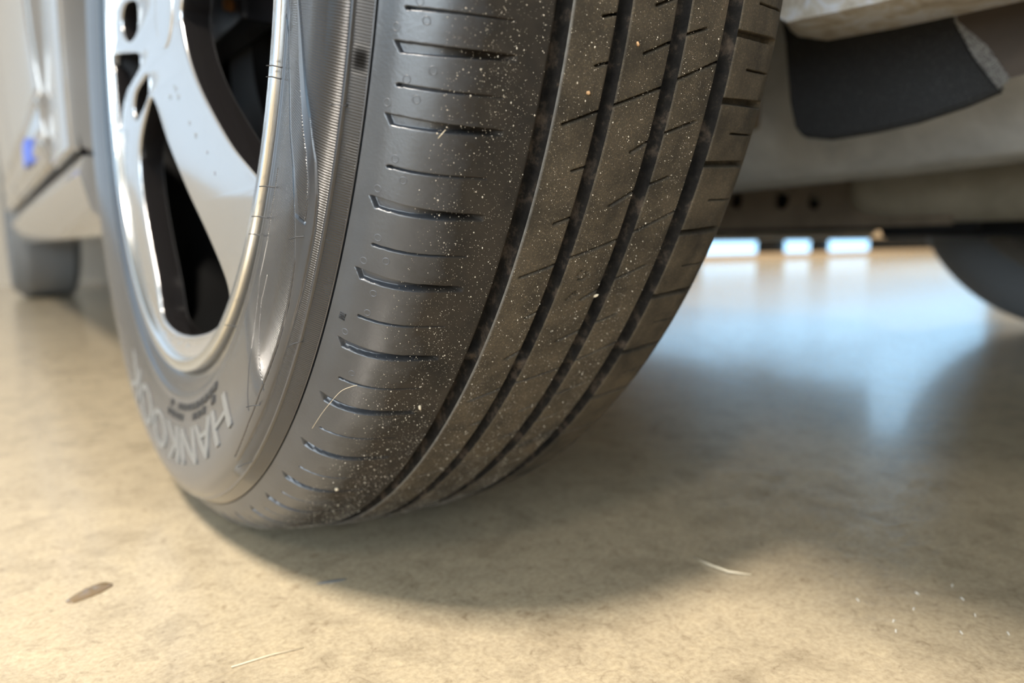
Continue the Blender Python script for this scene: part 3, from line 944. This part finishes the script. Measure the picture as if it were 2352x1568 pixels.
# ------------------------------------------------------------------ underbody, to the right of the wheel
near = [(-.150, .42), (-.170, .350), (-.184, .338), (-.189, .330), (-.201, .321), (-.236, .319), (-.281, .317), (-.334, .314), (-.48, .312), (-.48, .42)]
far_ = [(-.120, .42), (-.151, .359), (-.156, .342), (-.160, .336), (-.167, .330), (-.191, .322), (-.242, .319), (-.317, .317), (-.46, .315), (-.46, .42)]
loft('bumper_beam_end', [[(0.345, y, z) for y, z in near], [(0.36, y, z - 0.001) for y, z in near], [(0.41, y, z - 0.001) for y, z in far_], [(0.47, y + .02, z + 0.03) for y, z in far_]], car, PALE, auto=50)
flap = [(-0.120, 0.40), (-0.135, 0.367), (-0.143, 0.332), (-0.149, 0.287), (-0.1545, 0.266), (-0.162, 0.257), (-0.182, 0.253), (-0.216, 0.254), (-0.247, 0.257), (-0.277, 0.263), (-0.300, 0.270), (-0.283, 0.294), (-0.271, 0.318), (-0.268, 0.333), (-0.262, 0.40)]
prism_x('splash_guard', flap, 0.428, 0.440, car, ROUGHP, bev=0.002)
ring1 = [(0.4275, -0.262, 0.40), (0.4275, -0.2705, 0.318), (0.4275, -0.283, 0.294), (0.4275, -0.300, 0.270)]
ring2 = [(0.4270, -0.264, 0.40), (0.4260, -0.2725, 0.318), (0.420, -0.294, 0.297), (0.414, -0.311, 0.2735)]
o = loft('splash_guard_edge', [ring1, ring2], car, ROUGHP2, closed=False, cap=False)
tag(o, label='bright speckled edge of the black splash guard')
loft('splash_guard_return', [ring2, [(0.42, -0.40, 0.40), (0.418, -0.42, 0.33), (0.414, -0.44, 0.31), (0.408, -0.46, 0.290)],
                             [(0.41, -0.60, 0.40), (0.41, -0.60, 0.345), (0.40, -0.60, 0.33), (0.398, -0.60, 0.310)]], car, DKBROWN, closed=False, cap=False)
lin = []
for x, dz in ((0.56, 0.055), (0.585, 0.02), (0.60, 0.004), (0.62, 0.0), (0.70, 0.003), (0.75, 0.012)):
    lin.append([(x, y, z + dz * 0 + zz) for y, z, zz in [(0.50, 0.236, dz), (0.20, 0.238, dz), (0.03, 0.242, dz), (-0.125, 0.245, dz), (-0.254, 0.25, dz), (-0.6, 0.26, dz)]])
lin = [[(0.555, y, z + 0.40) for _, y, z in [(0, 0.50, .236), (0, .2, .238), (0, .03, .242), (0, -.125, .245), (0, -.254, .25), (0, -.6, .26)]]] + lin
lin.append([(0.78, y, z + 0.05) for _, y, z in lin[3]])
o = loft('wheel_house_liner', lin, car, LINER, closed=False, cap=False, auto=60)
md = o.modifiers.new('thick', 'SOLIDIFY')
md.thickness = 0.004
# chassis rail with round holes
def rail(name, y0, y1, z0, z1, x, holes, M):
    cu = bpy.data.curves.new(name, 'CURVE')
    cu.dimensions = '2D'
    cu.fill_mode = 'BOTH'
    cu.extrude = 0.004
    P = [(y0, z0), (y1, z0), (y1, z1), (y0, z1)]
    loops = [P] + [[(hy + r * math.cos(2 * PI * k / 24), hz + 1.15 * r * math.sin(2 * PI * k / 24)) for k in range(24)] for hy, hz, r in holes]
    for L in loops:
        s_ = cu.splines.new('POLY')
        s_.points.add(len(L) - 1)
        for q, (y, z) in zip(s_.points, L):
            q.co = (y, z, 0, 1)
        s_.use_cyclic_u = True
    ob = bpy.data.objects.new(name, cu)
    C.objects.link(ob)
    bpy.context.view_layer.update()
    me = bpy.data.meshes.new_from_object(ob.evaluated_get(bpy.context.evaluated_depsgraph_get()))
    bpy.data.objects.remove(ob)
    for v in me.vertices:
        v.co = (x + v.co.z, v.co.x, v.co.y)
    return link(name, me, car, M, smooth=False)

rail('chassis_rail', -0.05, 0.9, 0.195, 0.31, 0.95, [(0.296, 0.244, 0.0125), (0.208, 0.240, 0.0135), (0.151, 0.234, 0.0105)], BROWN)
box('chassis_rail_back', (1.02, -0.05, 0.19), (1.04, 0.9, 0.31), car, DARK)
# muffler
ms = []
for y, k in ((0.097, 0.15), (0.094, 0.5), (0.085, 0.78), (0.07, 0.92), (0.04, 1.0), (-0.2, 1.0), (-0.55, 1.0), (-0.58, 0.8)):
    ms.append([(0.99 + 0.075 * k * math.cos(t), y, 0.245 + 0.046 * k * math.sin(t)) for t in np.linspace(0, 2 * PI, 28, endpoint=False)])
loft('muffler', ms, car, OLIVE, auto=60)
tube('exhaust_pipe', [(0.99, 0.09, 0.248), (0.98, 0.16, 0.262), (0.96, 0.26, 0.285), (0.93, 0.5, 0.30)], [0.024] * 4, car, OLIVE, 14)
box('fuel_tank_shield', (1.16, -0.14, 0.178), (1.40, 0.16, 0.30), car, DARK, 0.012)
box('underbody_panel', (0.78, -0.75, 0.285), (1.62, 0.95, 0.32), car, LINER)
box('cross_beam', (0.30, -0.03, 0.29), (1.35, 0.05, 0.36), car, BROWN, 0.01)
tube('lower_arm', [(0.17, 0.0, 0.30), (0.35, 0.06, 0.29), (0.6, 0.12, 0.29)], [0.03, 0.028, 0.028], car, STEEL, 12)

# ------------------------------------------------------------------ the other wheels of the car
def plain_tire(name, x, y, label, mirror=False):
    t = empty(name, (x, y, CZ), car, label=label)
    prof = [(a, min(r, 0.325)) for a, r in PR]
    sgn = -1 if mirror else 1
    P2 = [(a * sgn, r) for a, r in catmull(np.array(prof), 3)]
    # three long grooves
    revolve('tread', P2, t, R_GREY, 96)
    revolve('rim_barrel', [(0.004 * sgn, .226), (0.03 * sgn, .20), (0.15 * sgn, .20), (0.176 * sgn, .226)], t, STEEL, 64)
    revolve('rim_disc', [(0.03 * sgn, .20), (0.045 * sgn, .12), (0.03 * sgn, 0.0)], t, SILVER, 64)
    return t

plain_tire('tire', -0.012, 2.66, 'black tire of the far wheel beyond the silver side panels')
plain_tire('tire', 1.735, -0.02, 'dark tire on the other end of the axle, its lower edge mirrored in the floor', True)
box('mud_flap', (0.02, 2.28, 0.19), (0.21, 2.30, 0.24), car, DARK)

# ------------------------------------------------------------------ grit, fibres, pebbles
# sand grains stuck on the tread
bv = np.array([(1, 0, 0), (-1, 0, 0), (0, 1, 0), (0, -1, 0), (0, 0, 1), (0, 0, -1)], float)
bf = [(0, 2, 4), (2, 1, 4), (1, 3, 4), (3, 0, 4), (2, 0, 5), (1, 2, 5), (3, 1, 5), (0, 3, 5)]
cb, sb = math.cos(math.asin(CAMB)), CAMB

def wheel_to_world(p):
    a, y, z = p
    return Vector((a * cb + z * sb, y, -a * sb + z * cb + CZ))

def in_groove(s):
    return any(lo - 0.0005 < s < hi + 0.0005 for lo, hi in GR)

V, F = [], []
cnt = 0
while cnt < 16000:
    th = RNG.uniform(-88, -2)
    u = RNG.random()
    s = RNG.uniform(0.105, 0.1425) if u < 0.42 else RNG.uniform(0.149, 0.222)
    if s < 0.125 and RNG.random() < 0.6 * (0.125 - s) / 0.02:
        continue
    if in_groove(s):
        continue
    dens = 0.5 + 0.5 * math.sin(th * 0.55 + s * 210) * math.sin(th * 0.21 - s * 90 + 1.3)
    if RNG.random() > 0.35 + 0.65 * dens:
        continue
    r = min(0.00034, 0.000055 * math.exp(abs(RNG.normal(0, 0.68))))
    c = wheel_to_world([float(q) for q in surf_pt(th, s, r * 0.35)])
    if c.z < 0.002:
        continue
    sc = RNG.uniform(0.6, 1.3, 3) * r
    base = len(V)
    for q in bv:
        V.append((c.x + q[0] * sc[0], c.y + q[1] * sc[1], c.z + q[2] * sc[2]))
    F += [tuple(base + i for i in f) for f in bf]
    cnt += 1
GRIT = mat('pale_sand_grain', (0.62, 0.55, 0.44), 0.35)
g = raw('sand_grit', V, F, None, GRIT, smooth=False)
tag(g, 'pale sand grains stuck all over the tread of the tire', 'sand', kind='stuff')

PEB = mat('pale_stone', (0.62, 0.54, 0.40), 0.55)
PEBD = mat('rusty_crumb', (0.42, 0.25, 0.12), 0.7)

def pebble(loc, size, M, label, group=None):
    bm = bmesh.new()
    bmesh.ops.create_icosphere(bm, subdivisions=2, radius=1)
    for v in bm.verts:
        k = 1 + 0.18 * math.sin(v.co.x * 5 + loc[0] * 700) * math.cos(v.co.y * 4 + loc[1] * 500)
        v.co = Vector((v.co.x * size[0], v.co.y * size[1], v.co.z * size[2])) * k
    o = from_bm('pebble', bm, None, M, smooth=True)
    o.location = loc
    o.rotation_euler = (RNG.uniform(0, 3), RNG.uniform(0, 3), RNG.uniform(0, 3))
    return tag(o, label, 'pebble', group)

def tw(th, s, off):
    return wheel_to_world([float(q) for q in surf_pt(th, s, off)])

pebble(tw(-30.16, .1938, .0005), (.0013, .0006, .0005), PEB, 'cream pebble lodged at the edge of a tread groove')
pebble(tw(-52.74, .116, .0004), (.0010, .0009, .0008), PEB, 'round white grain on the lower tire shoulder')
pebble(tw(-40.53, .1322, .0003), (.0013, .0007, .0006), PEB, 'flat tan crumb on the shoulder beside the first groove')
pebble(tw(-16.74, .1607, .0003), (.0008, .0007, .0005), PEBD, 'brown crumb on the second tread rib')
pebble(tw(-13.53, .178, .0003), (.0010, .0008, .0005), PEBD, 'orange brown crumb high on the middle tread rib')

FIB = mat('pale_fibre', (0.66, 0.56, 0.40), 0.6)
hp = [tw(-38.7, .1022, .0010), tw(-38.91, .1005, .0016), tw(-39.77, .0977, .0018), tw(-41.68, .0956, .0016), tw(-43.09, .0945, .0012), tw(-45.2, .0935, .0006)]
hp = [Vector(p) for p in catmull(np.array([tuple(p) for p in hp]), 5)]
tag(tube('hair', hp, [0.00009] * len(hp), None, FIB, 5), 'fine blond hair curling over the tire shoulder', 'hair')
tag(tube('straw', [tw(-20.05, .1102, .0002), tw(-20.3, .1092, .0004), tw(-20.6, .1082, .0002)], [.00010, .00013, .00009], None, FIB, 6), 'short tan straw lying in a shoulder slot', 'straw')
tag(tube('fiber', [(0.206, -0.250, .0008), (0.2045, -0.262, .0012), (0.206, -0.274, .0012), (0.213, -0.283, .0008)], [.0004, .0007, .0007, .0003], None, FIB, 6), 'curved pale thread on the floor in the shade', 'thread')
tag(tube('fiber', [(-0.034, -0.205, .0006), (-0.018, -0.206, .0008), (-0.004, -0.2085, .0006)], [.00025, .0003, .00022], None, FIB, 6), 'long thin straight thread on the lit floor below the tire', 'thread')
WHT = mat('white_lint', (0.75, 0.72, 0.64), 0.6)
for x, y, an in ((0.218, -0.357, 0.4), (0.232, -0.331, 1.0), (0.245, -0.352, 0.2), (0.262, -0.345, 1.4), (0.24, -0.375, 0.9), (0.262, -0.372, 0.5), (0.274, -0.361, 1.2), (0.226, -0.352, 0.1), (0.256, -0.388, 0.7), (0.285, -0.352, 0.3)):
    dx, dy = 0.0013 * math.cos(an), 0.0013 * math.sin(an)
    tag(tube('lint', [(x - dx, y - dy, .0004), (x, y + .0003, .0009), (x + dx, y + dy, .0004)], [.0002, .00032, .0002], None, WHT, 5), 'tiny white lint fleck on the floor in front of the underbody shadow', 'lint', 'lint flecks on the floor')

# drop of liquid on the floor
OIL = mat('brown_liquid', (0.20, 0.135, 0.07), 0.06, spec=0.6, coat=1.0, coat_rough=0.03)
bm = bmesh.new()
bmesh.ops.create_uvsphere(bm, u_segments=32, v_segments=12, radius=1)
for v in bm.verts:
    x, y, z = v.co
    k = 1 - 0.35 * max(0, -x)
    k /= max(0.45, math.sqrt(max(0.0, 1 - x * x))) ** 0.6
    v.co = (x * 0.0120, y * 0.0058 * k, max(z, -0.1) * 0.0008)
o = from_bm('liquid_drop', bm, None, OIL, smooth=True)
o.location = (-0.0745, -0.0905, 0.0002)
o.rotation_euler = (0, 0, math.radians(31))
tag(o, 'small brown drop of liquid on the lit concrete floor', 'drop')
for x, y, sx, sy, an in ((0.031, -0.1545, 0.008, 0.0011, -0.3),):
    bm = bmesh.new()
    bmesh.ops.create_uvsphere(bm, u_segments=16, v_segments=6, radius=1)
    for v in bm.verts:
        v.co = (v.co.x * sx, v.co.y * sy, v.co.z * 0.0005)
    o = from_bm('scrap', bm, None, DARK, smooth=True)
    o.location = (x, y, 0.0004)
    o.rotation_euler = (0, 0, an)
    o.data.materials.clear()
    o.data.materials.append(R_GREY)
    tag(o, 'thin dark scrap on the floor at the edge of the tire shadow', 'scrap')

# water droplets on the wheel
WATER = mat('clear_water', (0.95, 0.97, 1.0), 0.02, spec=0.5)
WATER.node_tree.nodes['Principled BSDF'].inputs['Transmission Weight'].default_value = 1.0
WATER.node_tree.nodes['Principled BSDF'].inputs['IOR'].default_value = 1.33
bm = bmesh.new()
bmesh.ops.create_uvsphere(bm, u_segments=14, v_segments=8, radius=1)
for v in bm.verts:
    v.co = Vector((v.co.x * 0.55 if v.co.x < 0 else v.co.x * 0.1, v.co.y, v.co.z)) * 0.0014
dm = bpy.data.meshes.new('water_drop')
bm.to_mesh(dm)
bm.free()
dm.materials.append(WATER)
dm.polygons.foreach_set('use_smooth', [True] * len(dm.polygons))
for k, (y, z) in enumerate([(-0.0913, -0.098), (-0.0677, -0.0865), (-0.0543, -0.078), (-0.0237, -0.0545), (-0.019, -0.052), (-0.0283, -0.0595), (-0.006, -0.056), (-0.105, -0.110),
                            (0.0219, -0.2085), (-0.0015, -0.2095), (-0.013, -0.2070), (-0.0261, -0.2082), (0.040, -0.2065), (0.0057, -0.2060)]):
    o = bpy.data.objects.new('water_drop', dm)
    C.objects.link(o)
    o.location = wheel_to_world((0.0, y, z))
    o.scale = [RNG.uniform(0.6, 1.2)] * 3
    tag(o, 'tiny clear water drop on the silver spokes and rim bottom of the wheel', 'water drop', 'water drops on the wheel')
